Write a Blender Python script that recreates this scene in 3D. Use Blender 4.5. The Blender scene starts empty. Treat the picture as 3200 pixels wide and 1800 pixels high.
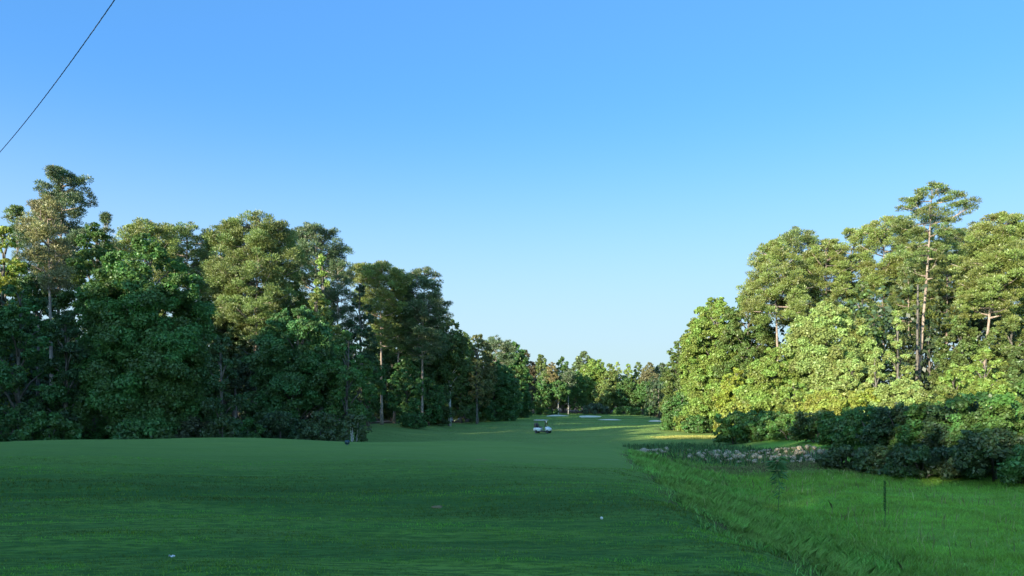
import bpy, math
import numpy as np
from mathutils import Vector

S = bpy.context.scene
COL = S.collection
F = 2310.0            # focal length in pixels of a 3200 px wide picture
EYE = 4.6             # eye height above the fairway
HZ = 1250.0           # picture row of the horizon

def wx(px, d): return (px - 1600.0) * d / F
def wz(py, d): return EYE + (HZ - py) * d / F

def sm(a, b, v):
    t = np.clip((v - a) / (b - a), 0, 1)
    return t * t * (3 - 2 * t)

# ------------------------------------------------------------------ terrain
def edge_x(y):        # where the mown turf of the mound stops and the long grass starts
    y = np.asarray(y, float)
    return np.interp(y, [-80, -5, 5, 9, 14, 20, 27, 34, 40, 46, 52, 58], [9, 4.2, 3.2, 3.0, 3.15, 3.65, 4.3, 5.3, 6.3, 8.2, 13, 20]) + 0.10 * np.sin(y * 1.7) + 0.06 * np.sin(y * 4.1)

def height(x, y):
    x = np.asarray(x, float); y = np.asarray(y, float)
    fair = 0.10 * np.sin(x * 0.11 + 1) * np.sin(y * 0.05) + 0.05 * np.sin(x * 0.31 + y * 0.17)
    fair = fair * sm(30, 60, y)
    fair = fair + 1.0 * sm(-8, -21, x) * sm(40, 60, y) * (1 - sm(125, 200, y))
    fair = fair + 0.35 * sm(190, 250, y)
    right = np.interp(y, [-80, 0, 22, 30, 48, 75, 95], [1.9, 1.5, 1.35, 1.15, 0.85, 0.35, 0.0])
    right = right + 1.2 * sm(16, 26, x) * (1 - sm(45, 85, y)) + 0.5 * sm(14, 30, x) * (1 - sm(80, 110, y))
    right = right + 0.10 * np.sin(x * 0.9 + y * 0.4) * np.sin(y * 0.6)
    low = fair * sm(60, 95, y) + right * (1 - sm(60, 95, y)) * sm(-2, 6, x) + fair * (1 - sm(60, 95, y)) * (1 - sm(-2, 6, x))
    crest = np.interp(x, [-60, -32, -26, -20, -13, -6, 0, 4, 9], [2.6, 2.75, 2.86, 2.96, 3.10, 2.95, 2.86, 2.62, 2.3])
    near = 3.0 + 0.0 * x
    top = near * (1 - sm(14, 24, y)) + crest * sm(14, 24, y)
    top = top - 0.13 * np.exp(-((y - 12.5 - 0.12 * x) / 3.6) ** 2) * sm(-45, -10, x) - 0.05 * np.exp(-((y - 15 + 0.3 * x) / 2.0) ** 2)
    top = top + 0.016 * np.sin(3.5 * y + .7 * x + 1.6 * np.sin(.55 * x)) * (.6 + .6 * np.sin(.43 * x + .31 * y)) * (1 - sm(17, 23, y))
    top = top + 0.035 * np.sin(x * 0.7 + 0.5 * y) + 0.02 * np.sin(1.9 * y - 0.6 * x)
    ex = edge_x(y)
    mr = 1 - sm(-0.9, 3.6, x - ex)
    fy = 29.5 + 0.06 * (x + 5)
    mf = 1 - sm(0, 15, y - fy)
    m = mr * mf
    h = low + (top - low) * m + .42 * np.exp(-((y - 44.8) / 3.6) ** 2) * sm(4, 8, x) * (1 - sm(18, 22, x))
    far = np.hypot(x, y - 100)
    return h + 1.5 * sm(45, 90, -x) * (1 - sm(200, 300, y)) + 3 * sm(300, 900, far) * np.sin(x * 0.004) ** 2

def hz(x, y): return float(height(x, y))

# ------------------------------------------------------------------ material helpers
def new_mat(name):
    m = bpy.data.materials.new(name); m.use_nodes = True
    nt = m.node_tree
    for n in list(nt.nodes):
        nt.nodes.remove(n)
    out = nt.nodes.new('ShaderNodeOutputMaterial')
    return m, nt, out

def N(nt, t, **kw):
    n = nt.nodes.new(t)
    for k, v in kw.items():
        setattr(n, k, v)
    return n

def simple_mat(name, col, rough=0.6, metallic=0.0, noise=0.0, scale=8.0):
    m, nt, out = new_mat(name)
    b = N(nt, 'ShaderNodeBsdfPrincipled')
    b.inputs['Roughness'].default_value = rough
    b.inputs['Metallic'].default_value = metallic
    if noise > 0:
        tc = N(nt, 'ShaderNodeTexCoord'); no = N(nt, 'ShaderNodeTexNoise')
        no.inputs['Scale'].default_value = scale; no.inputs['Detail'].default_value = 6
        nt.links.new(tc.outputs['Object'], no.inputs['Vector'])
        mx = N(nt, 'ShaderNodeMix', data_type='RGBA')
        mx.inputs[6].default_value = tuple(c * (1 - noise) for c in col) + (1,)
        mx.inputs[7].default_value = tuple(min(1, c * (1 + noise)) for c in col) + (1,)
        nt.links.new(no.outputs['Fac'], mx.inputs[0])
        nt.links.new(mx.outputs[2], b.inputs['Base Color'])
    else:
        b.inputs['Base Color'].default_value = tuple(col) + (1,)
    nt.links.new(b.outputs[0], out.inputs[0])
    return m

def leaf_mat(name, transl=0.35, vmin=0.6, vmax=1.4, gloss=0.03, fade=(0.16, 0.13, 0.03), cmin=.85, cmax=1.15):
    """colour from the object's own colour, varied leaf by leaf and cluster by cluster"""
    m, nt, out = new_mat(name)
    L = nt.links.new
    oi = N(nt, 'ShaderNodeObjectInfo')
    a = N(nt, 'ShaderNodeAttribute', attribute_name='rnd')
    c = N(nt, 'ShaderNodeAttribute', attribute_name='clump')
    mr = N(nt, 'ShaderNodeMapRange'); mr.inputs[3].default_value = vmin; mr.inputs[4].default_value = vmax
    L(a.outputs['Fac'], mr.inputs[0])
    hs = N(nt, 'ShaderNodeHueSaturation')
    L(oi.outputs['Color'], hs.inputs['Color'])
    mh = N(nt, 'ShaderNodeMapRange'); mh.inputs[3].default_value = 0.475; mh.inputs[4].default_value = 0.525
    L(c.outputs['Fac'], mh.inputs[0]); L(mh.outputs[0], hs.inputs['Hue'])
    mc = N(nt, 'ShaderNodeMapRange'); mc.inputs[3].default_value = cmin; mc.inputs[4].default_value = cmax
    L(c.outputs['Fac'], mc.inputs[0])
    mm = N(nt, 'ShaderNodeMath', operation='MULTIPLY'); L(mr.outputs[0], mm.inputs[0]); L(mc.outputs[0], mm.inputs[1])
    L(mm.outputs[0], hs.inputs['Value'])
    # a share of yellowed leaves
    th = N(nt, 'ShaderNodeMapRange'); th.inputs[1].default_value = 0.93; th.inputs[2].default_value = 1.0
    th.inputs[3].default_value = 0.0; th.inputs[4].default_value = 0.5
    L(a.outputs['Fac'], th.inputs[0])
    mx = N(nt, 'ShaderNodeMix', data_type='RGBA')
    mx.inputs[7].default_value = fade + (1,)
    L(th.outputs[0], mx.inputs[0]); L(hs.outputs[0], mx.inputs[6])
    d = N(nt, 'ShaderNodeBsdfDiffuse'); t = N(nt, 'ShaderNodeBsdfTranslucent')
    tt = N(nt, 'ShaderNodeMix', data_type='RGBA', blend_type='MULTIPLY')
    tt.inputs[0].default_value = 1.0; tt.inputs[7].default_value = (1.15, 1.2, 0.6, 1)
    L(mx.outputs[2], tt.inputs[6]); L(mx.outputs[2], d.inputs['Color']); L(tt.outputs[2], t.inputs['Color'])
    ms = N(nt, 'ShaderNodeMixShader'); ms.inputs[0].default_value = transl
    L(d.outputs[0], ms.inputs[1]); L(t.outputs[0], ms.inputs[2])
    g = N(nt, 'ShaderNodeBsdfGlossy'); g.inputs['Roughness'].default_value = 0.45
    m2 = N(nt, 'ShaderNodeMixShader'); m2.inputs[0].default_value = gloss
    L(ms.outputs[0], m2.inputs[1]); L(g.outputs[0], m2.inputs[2])
    L(m2.outputs[0], out.inputs[0])
    return m

M_LEAF = leaf_mat('leaf', 0.30)
M_NEEDLE = leaf_mat('needle', 0.22, 0.65, 1.35, 0.05, (0.20, 0.13, 0.05))
M_BLADE = leaf_mat('grass_blade', 0.35, 0.65, 1.3, 0.02, (0.24, 0.22, 0.08), .45, 1.5)

def bark_mat(name, c1, c2):
    m, nt, out = new_mat(name); L = nt.links.new
    tc = N(nt, 'ShaderNodeTexCoord'); mp = N(nt, 'ShaderNodeMapping')
    mp.inputs['Scale'].default_value = (5, 5, 1.2)
    no = N(nt, 'ShaderNodeTexNoise'); no.inputs['Scale'].default_value = 1.6; no.inputs['Detail'].default_value = 7
    L(tc.outputs['Object'], mp.inputs[0]); L(mp.outputs[0], no.inputs['Vector'])
    cr = N(nt, 'ShaderNodeMapRange'); cr.inputs[1].default_value = 0.35; cr.inputs[2].default_value = 0.65
    L(no.outputs['Fac'], cr.inputs[0])
    mx = N(nt, 'ShaderNodeMix', data_type='RGBA'); mx.inputs[6].default_value = c1 + (1,); mx.inputs[7].default_value = c2 + (1,)
    L(cr.outputs[0], mx.inputs[0])
    b = N(nt, 'ShaderNodeBsdfPrincipled'); b.inputs['Roughness'].default_value = 0.9
    L(mx.outputs[2], b.inputs['Base Color'])
    bp = N(nt, 'ShaderNodeBump'); bp.inputs['Strength'].default_value = 0.6; bp.inputs['Distance'].default_value = 0.05
    L(no.outputs['Fac'], bp.inputs['Height']); L(bp.outputs[0], b.inputs['Normal'])
    L(b.outputs[0], out.inputs[0])
    return m

M_PINEBARK = bark_mat('pine_bark', (0.16, 0.115, 0.09), (0.36, 0.29, 0.235))
M_BARK = bark_mat('grey_bark', (0.07, 0.06, 0.05), (0.17, 0.15, 0.125))
M_PALEBARK = bark_mat('pale_bark', (0.30, 0.28, 0.25), (0.55, 0.52, 0.47))

# ------------------------------------------------------------------ mesh helpers
def mesh_from(name, V, faces_flat, sizes, mats, attrs=None, smooth=False, mat_idx=None):
    """V (n,3); faces_flat int array of loop vertices; sizes: verts per face"""
    me = bpy.data.meshes.new(name)
    V = np.ascontiguousarray(V, np.float32); ff = np.ascontiguousarray(faces_flat, np.int32); sizes = np.ascontiguousarray(sizes, np.int32)
    me.vertices.add(len(V)); me.vertices.foreach_set('co', V.ravel())
    me.loops.add(len(ff)); me.loops.foreach_set('vertex_index', ff)
    me.polygons.add(len(sizes))
    st = np.zeros(len(sizes), np.int32); st[1:] = np.cumsum(sizes)[:-1]
    me.polygons.foreach_set('loop_start', st)
    me.polygons.foreach_set('loop_total', sizes)
    if smooth:
        me.polygons.foreach_set('use_smooth', np.ones(len(sizes), bool))
    for m in mats: me.materials.append(m)
    if mat_idx is not None:
        me.polygons.foreach_set('material_index', np.ascontiguousarray(mat_idx, np.int32))
    me.update(calc_edges=True)
    for k, v in (attrs or {}).items():
        a = me.attributes.new(k, 'FLOAT', 'POINT'); a.data.foreach_set('value', np.ascontiguousarray(v, np.float32))
    return me

def link(name, data, parent=None, loc=(0, 0, 0), rot=(0, 0, 0), color=None):
    o = bpy.data.objects.new(name, data); COL.objects.link(o)
    o.location = loc; o.rotation_euler = rot
    if parent is not None: o.parent = parent
    if color is not None: o.color = tuple(color) + (1,)
    return o

def tag(o, label, cat, group=None):
    o['label'] = label; o['category'] = cat
    if group: o['group'] = group
    return o

def thing(name, label, cat, loc, rz=0.0, group=None):
    o = link(name, None, None, loc, (0, 0, rz)); o.empty_display_size = 0.3
    return tag(o, label, cat, group)

class MB:
    """collects shapes into one mesh"""
    def __init__(s): s.v = []; s.f = []; s.n = 0
    def add(s, V, Fs):
        V = np.asarray(V, float)
        for f in Fs: s.f.append([i + s.n for i in f])
        s.v.append(V); s.n += len(V)
        return s
    def box(s, c, d, rot=None, bev=0.0):
        x, y, z = [q / 2.0 for q in d]
        if bev <= 0:
            V = np.array([[-x, -y, -z], [x, -y, -z], [x, y, -z], [-x, y, -z], [-x, -y, z], [x, -y, z], [x, y, z], [-x, y, z]])
            Fs = [(0, 3, 2, 1), (4, 5, 6, 7), (0, 1, 5, 4), (1, 2, 6, 5), (2, 3, 7, 6), (3, 0, 4, 7)]
        else:
            return s.loft([(np.array([[-x + bev, -y + bev, -z], [x - bev, -y + bev, -z], [x - bev, y - bev, -z], [-x + bev, y - bev, -z]])),
                           np.array([[-x, -y, -z + bev], [x, -y, -z + bev], [x, y, -z + bev], [-x, y, -z + bev]]),
                           np.array([[-x, -y, z - bev], [x, -y, z - bev], [x, y, z - bev], [-x, y, z - bev]]),
                           np.array([[-x + bev, -y + bev, z], [x - bev, -y + bev, z], [x - bev, y - bev, z], [-x + bev, y - bev, z]])], off=c)
        V = V + np.asarray(c, float)
        return s.add(V, Fs)
    def loft(s, rings, off=(0, 0, 0), caps=True):
        k = len(rings[0]); V = np.concatenate(rings) + np.asarray(off, float); Fs = []
        for r in range(len(rings) - 1):
            for i in range(k):
                j = (i + 1) % k
                Fs.append((r * k + i, r * k + j, (r + 1) * k + j, (r + 1) * k + i))
        if caps:
            Fs.append(tuple(range(k - 1, -1, -1))); Fs.append(tuple((len(rings) - 1) * k + i for i in range(k)))
        return s.add(V, Fs)
    def tube(s, pts, rad, k=7):
        pts = np.asarray(pts, float); rad = np.broadcast_to(np.asarray(rad, float), (len(pts),))
        rings = []
        for i in range(len(pts)):
            t = pts[min(i + 1, len(pts) - 1)] - pts[max(i - 1, 0)]
            t = t / (np.linalg.norm(t) + 1e-9)
            a = np.array([0, 0, 1.0]) if abs(t[2]) < 0.9 else np.array([1.0, 0, 0])
            u = np.cross(t, a); u /= np.linalg.norm(u); w = np.cross(t, u)
            an = np.arange(k) * 2 * math.pi / k
            rings.append(pts[i] + rad[i] * (np.cos(an)[:, None] * u + np.sin(an)[:, None] * w))
        return s.loft(rings)
    def prism(s, prof, y0, y1):
        """profile in x,z extruded along y"""
        prof = np.asarray(prof, float)
        a = np.column_stack([prof[:, 0], np.full(len(prof), y0), prof[:, 1]])
        b = np.column_stack([prof[:, 0], np.full(len(prof), y1), prof[:, 1]])
        return s.loft([a, b])
    def mesh(s, name, mat, smooth=False):
        V = np.concatenate(s.v); ff = np.concatenate([np.array(f) for f in s.f]); sz = np.array([len(f) for f in s.f])
        return mesh_from(name, V, ff, sz, [mat], smooth=smooth)
    def build(s, name, mat, parent=None, smooth=False, **kw):
        return link(name, s.mesh(name, mat, smooth), parent, **kw)

def unit(v): return v / (np.linalg.norm(v, axis=-1, keepdims=True) + 1e-9)

def leaf_quads(P, Nn, Lh, Wh, rng, axis=None, droop=0.0):
    """rhombic leaves at P with normals about Nn, half length Lh and half width Wh"""
    n = len(P)
    if axis is None:
        r = rng.normal(size=(n, 3)); t = unit(r - Nn * (r * Nn).sum(1, keepdims=True))
    else:
        t = unit(axis)
    t = unit(t + np.array([0, 0, -droop]))
    b = unit(np.cross(Nn, t))
    Lh = np.asarray(Lh).reshape(-1, 1); Wh = np.asarray(Wh).reshape(-1, 1)
    q = np.stack([P - t * Lh, P + b * Wh - t * Lh * 0.15, P + t * Lh, P - b * Wh - t * Lh * 0.15], 1)
    return q.reshape(-1, 3)

def quads_mesh(name, V, mats, rnd, clump):
    nq = len(V) // 4
    return mesh_from(name, V, np.arange(nq * 4), np.full(nq, 4), mats,
                     {'rnd': np.repeat(rnd, 4), 'clump': np.repeat(clump, 4)})

# ------------------------------------------------------------------ trees
def leaf_size(d): return 0.066 + 0.00115 * d

PROF = {   # crown radius (0..1) against height in the crown (0..1)
    'round': ([0, .08, .2, .4, .6, .78, .9, 1], [.55, .82, .96, 1, .93, .72, .46, .05]),
    'wall':  ([0, .05, .2, .5, .75, .88, 1], [.85, .98, 1, .95, .78, .52, .06]),
    'oval':  ([0, .1, .3, .5, .7, .87, 1], [.35, .66, .96, 1, .85, .52, .04]),
    'spire': ([0, .08, .25, .5, .75, .9, 1], [.55, .9, 1, .8, .52, .28, .02]),
    'shrub': ([0, .1, .35, .6, .8, .93, 1], [.8, .97, 1, .92, .72, .42, .05]),
}

def broad_crown(H, R, hb, prof, ls, rng, dens=1.0, ecc=1.0, twiggy=0.0):
    """leaf clumps on lobes inside an envelope; returns quads, rnd, clump, lobe centres"""
    ch = H - hb
    pt, pr = PROF[prof]
    nl = int(np.clip(7 + ch * 1.1 + R * 1.5, 9, 40))
    t = (np.arange(nl) + rng.uniform(0, 1, nl)) / nl
    t = np.clip(t ** 0.92, 0.03, 0.955)
    az = np.arange(nl) * 2.399963 + rng.uniform(-.5, .5, nl)
    er = np.interp(t, pt, pr) * R
    lr = np.clip(er * rng.uniform(.36, .55, nl), 0.16 * R, .6 * R) * (1 + 0.0 * t)
    lr = np.minimum(lr, 0.22 * ch + 0.3)
    rad = np.maximum(er - lr * rng.uniform(.75, 1.15, nl), 0)
    C = np.column_stack([np.cos(az) * rad, np.sin(az) * rad * ecc, hb + t * ch])
    C[:, 2] = np.minimum(C[:, 2], H - lr * .8)
    # clumps on lobe surfaces
    cl = []; clr = []
    for i in range(nl):
        cr0 = np.clip(lr[i] * .34, 0.28, .8)
        k = int(np.clip(3.3 * (lr[i] / cr0) ** 2, 6, 40))
        dirs = unit(rng.normal(size=(k, 3)) + np.array([np.cos(az[i]) * .75, np.sin(az[i]) * .75, .35]))
        rr = lr[i] * rng.uniform(.6, 1.2, k)
        cl.append(C[i] + dirs * rr[:, None] * np.array([1, 1, .82])); clr.append(cr0 * rng.uniform(.65, 1.25, k))
    cl = np.concatenate(cl); clr = np.concatenate(clr)
    cl[:, 2] = np.maximum(cl[:, 2], 0.25)
    k = np.maximum((dens * 13.0 * (clr / ls) ** 2).astype(int), 6)
    idx = np.repeat(np.arange(len(cl)), k); n = len(idx)
    d = unit(rng.normal(size=(n, 3)) + np.array([0, 0, .25]))
    u = rng.uniform(0, 1, n) ** .45
    P = cl[idx] + d * (clr[idx] * u)[:, None] * np.array([1, 1, .72]) 
    cvar = rng.uniform(0, 1, len(cl))
    Nn = unit(d * .7 + np.array([0, 0, .45]) + rng.normal(size=(n, 3)) * .55)
    sz = ls * np.clip(np.exp(rng.normal(size=n) * .38 - .1), .4, 2.0)
    keep = P[:, 2] > 0.05
    P, Nn, sz, idx = P[keep], Nn[keep], sz[keep], idx[keep]
    q = leaf_quads(P, Nn, sz * .62, sz * .40, rng, droop=.35)
    return q, np.clip(rng.uniform(0, 1, len(P)) * .7 + cvar[idx] * .3, 0, 1), cvar[idx], C

def trunk_mesh(mb, H, r0, rng, lean=(0, 0), wob=.12, r1=.25, n=9):
    zs = np.linspace(-.3, H, n)
    f = np.clip(zs / H, 0, 1)
    pts = np.column_stack([lean[0] * f + wob * np.sin(f * 5 + rng.uniform(0, 6)) * f, lean[1] * f + wob * np.sin(f * 4 + rng.uniform(0, 6)) * f, zs])
    rad = r0 * (1 - (1 - r1) * f ** .8); rad[0] *= 1.3; rad[1] *= 1.05
    mb.tube(pts, rad, 8)
    return pts

def broad_tree(px, py, hw, d, label, col, prof='round', hb=.12, group=None, seed=0, dens=1.0, name='broadleaf_tree', cat='tree', bark=None, z=None, ecc=1.0, crown='crown', stem='trunk'):
    rng = np.random.default_rng(seed * 7 + 11)
    x = wx(px, d); g = hz(x, d) if z is None else z
    H = wz(py, d) - g; R = hw * d / F
    q, rnd, cv, C = broad_crown(H, R, hb * H, prof, leaf_size(d), rng, dens, ecc)
    t = thing(name, label, cat, (x, d, g), 0, group)
    me = quads_mesh(crown, q, [M_LEAF], rnd, cv)
    link(crown, me, t, color=col)
    mb = MB()
    if cat == 'shrub' or H < 5:
        for i in range(6):
            c = C[rng.integers(len(C))]
            mb.tube([[c[0] * .15, c[1] * .15, -.15], [c[0] * .5, c[1] * .5, c[2] * .55], c], [.06, .045, .015], 5)
    else:
        pts = trunk_mesh(mb, H * .86, .012 * H + .06, rng)
        for i in range(0, len(C)):
            c = C[i]
            if c[2] < hb * H * .8 + .5: continue
            z0 = max(c[2] - np.hypot(c[0], c[1]) * .9 - .6, H * .12)
            b = np.array([np.interp(z0, pts[:, 2], pts[:, 0]), np.interp(z0, pts[:, 2], pts[:, 1]), z0])
            mid = (b + c) / 2 + np.array([0, 0, .25])
            mb.tube([b, mid, c], [.035 + .004 * H, .03 + .002 * H, .02], 5)
    link(stem, mb.mesh(stem, bark or M_BARK, True), t)
    return t

def pine_tree(px, py, hw, d, label, col, cs=.5, group=None, seed=0, lean=0.0, dens=1.0, nb=30, top='round', name='pine_tree', bark=None, gap=0.0, base_px=None, flat=.72, tuft=1.0, fill_=1.0):
    """px,py: top of the crown; base_px: foot of the trunk; cs: share of the height that is bare trunk"""
    rng = np.random.default_rng(seed * 13 + 5)
    xt = wx(px, d); xb = wx(px if base_px is None else base_px, d)
    g = hz(xb, d); H = wz(py, d) - g; R = hw * d / F; ls = leaf_size(d)
    t = thing(name, label, 'tree', (xb, d, g), 0, group)
    mb = MB()
    ln = (xt - xb, rng.uniform(-.4, .4))
    pts = trunk_mesh(mb, H * .97, .0085 * H + .03, rng, ln, .10, .16, 12)
    Ps = []; rs = []; ax = []
    def axis_at(z): return np.array([np.interp(z, pts[:, 2], pts[:, 0]), np.interp(z, pts[:, 2], pts[:, 1]), z])
    for i in range(nb):
        f = (i + rng.uniform(0, 1)) / nb                         # 0 foot of crown .. 1 top
        z0 = H * (cs + (1 - cs) * f * .955)
        if top == 'round': lp = np.interp(f, [0, .15, .4, .65, .85, 1], [.55, .85, 1, .88, .58, .22])
        elif top == 'tier': lp = np.interp(f, [0, .25, .45, .58, .66, .80, .92, 1], [.35, .6, .75, 1.1, .62, .72, .55, .25])
        elif top == 'dome': lp = np.interp(f, [0, .15, .4, .65, .85, .95, 1], [.5, .8, .95, 1, .92, .72, .4])
        elif top == 'flat': lp = np.interp(f, [0, .2, .5, .75, .93, 1], [.35, .6, .85, 1, .75, .4])
        else: lp = np.interp(f, [0, .15, .4, .7, 1], [.8, 1, .85, .5, .12])
        L = R * lp * rng.uniform(.72, 1.15)
        az = i * 2.399963 + rng.uniform(-.5, .5)
        up = rng.uniform(-.12, .5) + .35 * f
        dirv = np.array([math.cos(az), math.sin(az), 0])
        b = axis_at(z0)
        e = b + dirv * L + np.array([0, 0, L * up - .04 * L * L * .3])
        rim = {'flat': .4, 'cone': 1.25}.get(top, .62) * R
        e[2] = min(e[2], H - .5 - rim * (math.hypot(e[0] - ln[0], e[1]) / R) ** 2)
        m = (b + e) / 2 + np.array([0, 0, -.07 * L])
        mb.tube([b, m, e], [.012 * H * (1 - .6 * f) * .32 + .02, .03 + .012 * L, .015], 5)
        k = max(5, int(round(L * 4.3 * fill_)))
        for j in range(k):
            s = rng.uniform(.36, 1.0) if L > 1.2 else rng.uniform(.2, 1.0)
            c = b + (e - b) * s + np.array([0, 0, -.07 * L * 4 * s * (1 - s)])
            side = np.array([-dirv[1], dirv[0], 0]) * rng.normal() * L * .26 * (1.15 - .4 * s)
            c = c + side * 1.0 + np.array([0, 0, (rng.normal() * .42 + .12) * (1 + .12 * L)])
            c[2] = min(c[2], H - .45 - rng.uniform(0, .7) - rim * (math.hypot(c[0] - ln[0], c[1]) / R) ** 2)
            Ps.append(c); rs.append(tuft * rng.uniform(.5, 1.1) * (0.36 + .105 * L))
            if rng.uniform() < .35: mb.tube([b + (e - b) * s * .7, c], [.025, .012], 4)
    Ps.append(axis_at(H * .97)); rs.append(.5)
    Ps = np.array(Ps); rs = np.clip(np.array(rs), .35, 1.25)
    k = np.maximum((dens * 13.5 * (rs / ls) ** 2).astype(int), 8)
    idx = np.repeat(np.arange(len(Ps)), k); n = len(idx)
    dv = unit(rng.normal(size=(n, 3)) + np.array([0, 0, .3]))
    P = Ps[idx] + dv * (rs[idx] * rng.uniform(.15, 1, n) ** .6)[:, None] * np.array([1.15, 1.15, flat])
    axd = unit(dv + np.array([0, 0, .5]) + rng.normal(size=(n, 3)) * .35)
    Nn = unit(np.cross(axd, rng.normal(size=(n, 3))))
    sz = ls * rng.uniform(.7, 1.3, n)
    q = leaf_quads(P, Nn, sz * .80, sz * .19, rng, axis=axd)
    cvar = rng.uniform(0, 1, len(Ps))
    me = quads_mesh('crown', q, [M_NEEDLE], np.clip(rng.uniform(0, 1, n) * .65 + cvar[idx] * .35, 0, 1), cvar[idx])
    link('crown', me, t, color=col)
    link('trunk', mb.mesh('trunk', bark or M_PINEBARK, True), t)
    return t

# colours (reflectance) of the foliage
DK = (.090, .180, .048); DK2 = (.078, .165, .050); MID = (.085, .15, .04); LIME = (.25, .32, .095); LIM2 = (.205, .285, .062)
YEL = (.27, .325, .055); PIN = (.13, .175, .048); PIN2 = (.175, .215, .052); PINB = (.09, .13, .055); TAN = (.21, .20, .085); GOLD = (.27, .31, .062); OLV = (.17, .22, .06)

# ------------------------------------------------------------------ the wooded side across the fairway from the long grass
GL = 'trees along the shaded edge of the fairway'
B, P = broad_tree, pine_tree
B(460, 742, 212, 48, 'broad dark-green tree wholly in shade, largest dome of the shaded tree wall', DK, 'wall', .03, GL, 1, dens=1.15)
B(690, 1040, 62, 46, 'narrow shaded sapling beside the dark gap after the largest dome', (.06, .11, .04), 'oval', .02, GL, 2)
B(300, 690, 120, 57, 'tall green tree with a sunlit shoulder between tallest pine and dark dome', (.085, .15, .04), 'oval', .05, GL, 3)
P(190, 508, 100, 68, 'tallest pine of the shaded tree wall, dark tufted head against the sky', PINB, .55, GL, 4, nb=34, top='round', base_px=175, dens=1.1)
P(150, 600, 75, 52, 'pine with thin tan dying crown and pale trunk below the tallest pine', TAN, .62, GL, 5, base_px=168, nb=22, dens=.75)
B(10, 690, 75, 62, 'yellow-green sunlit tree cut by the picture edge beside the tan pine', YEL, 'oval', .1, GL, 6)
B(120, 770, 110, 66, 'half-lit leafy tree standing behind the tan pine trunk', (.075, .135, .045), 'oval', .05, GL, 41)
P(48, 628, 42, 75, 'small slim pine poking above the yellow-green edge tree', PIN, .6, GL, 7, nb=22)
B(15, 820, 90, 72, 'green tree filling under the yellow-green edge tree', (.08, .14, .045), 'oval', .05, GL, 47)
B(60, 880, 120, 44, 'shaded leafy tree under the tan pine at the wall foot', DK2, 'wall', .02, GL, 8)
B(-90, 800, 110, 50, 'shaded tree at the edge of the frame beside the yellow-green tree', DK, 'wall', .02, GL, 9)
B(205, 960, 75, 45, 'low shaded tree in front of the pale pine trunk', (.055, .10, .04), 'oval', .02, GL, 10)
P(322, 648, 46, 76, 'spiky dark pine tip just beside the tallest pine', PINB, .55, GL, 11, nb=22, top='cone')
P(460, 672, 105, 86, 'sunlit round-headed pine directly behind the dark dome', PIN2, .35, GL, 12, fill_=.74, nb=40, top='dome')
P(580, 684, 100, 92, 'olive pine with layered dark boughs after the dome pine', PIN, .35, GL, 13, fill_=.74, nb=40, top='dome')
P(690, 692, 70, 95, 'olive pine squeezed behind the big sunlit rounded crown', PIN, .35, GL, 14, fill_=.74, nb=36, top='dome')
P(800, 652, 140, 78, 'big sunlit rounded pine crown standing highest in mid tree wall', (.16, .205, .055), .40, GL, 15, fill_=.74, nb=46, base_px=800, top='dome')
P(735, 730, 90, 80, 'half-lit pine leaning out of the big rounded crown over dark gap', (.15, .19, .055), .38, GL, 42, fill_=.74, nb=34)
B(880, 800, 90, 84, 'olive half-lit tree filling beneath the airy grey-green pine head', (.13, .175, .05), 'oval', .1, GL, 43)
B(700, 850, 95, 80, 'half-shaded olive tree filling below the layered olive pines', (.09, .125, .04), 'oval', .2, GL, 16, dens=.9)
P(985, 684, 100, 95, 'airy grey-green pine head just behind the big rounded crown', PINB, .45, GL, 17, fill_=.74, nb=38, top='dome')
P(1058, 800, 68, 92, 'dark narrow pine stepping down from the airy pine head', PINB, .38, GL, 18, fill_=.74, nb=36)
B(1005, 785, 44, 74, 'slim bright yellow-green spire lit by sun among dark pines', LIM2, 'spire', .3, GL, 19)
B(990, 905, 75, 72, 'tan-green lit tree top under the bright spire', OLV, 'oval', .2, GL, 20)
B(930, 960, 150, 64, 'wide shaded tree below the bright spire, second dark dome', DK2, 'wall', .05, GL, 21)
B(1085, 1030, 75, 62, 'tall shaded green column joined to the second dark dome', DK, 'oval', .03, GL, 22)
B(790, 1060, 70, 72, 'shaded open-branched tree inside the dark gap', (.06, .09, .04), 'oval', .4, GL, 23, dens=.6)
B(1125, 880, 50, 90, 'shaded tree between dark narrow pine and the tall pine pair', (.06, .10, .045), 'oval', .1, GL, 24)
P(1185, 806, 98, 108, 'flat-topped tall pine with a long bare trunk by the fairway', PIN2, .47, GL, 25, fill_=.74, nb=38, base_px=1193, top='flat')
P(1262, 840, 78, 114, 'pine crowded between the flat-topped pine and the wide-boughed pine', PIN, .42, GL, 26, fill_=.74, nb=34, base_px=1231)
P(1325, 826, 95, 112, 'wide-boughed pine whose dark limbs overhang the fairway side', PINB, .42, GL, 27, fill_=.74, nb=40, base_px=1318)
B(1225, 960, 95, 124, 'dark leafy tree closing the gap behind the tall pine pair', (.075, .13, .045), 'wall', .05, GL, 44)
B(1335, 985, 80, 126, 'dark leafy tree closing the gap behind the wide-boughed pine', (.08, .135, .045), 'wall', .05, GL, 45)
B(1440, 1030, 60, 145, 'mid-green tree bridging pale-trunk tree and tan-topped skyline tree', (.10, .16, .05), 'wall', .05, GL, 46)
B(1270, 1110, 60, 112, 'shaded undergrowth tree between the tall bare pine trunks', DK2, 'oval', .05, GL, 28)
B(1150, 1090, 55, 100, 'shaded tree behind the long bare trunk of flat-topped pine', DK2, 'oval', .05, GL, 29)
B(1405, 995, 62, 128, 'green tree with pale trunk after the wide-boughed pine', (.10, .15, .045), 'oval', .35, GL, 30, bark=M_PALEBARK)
B(1370, 1120, 45, 130, 'small half-lit tree with pale stem at the fairway corner', OLV, 'oval', .25, GL, 31, bark=M_PALEBARK)
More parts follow.
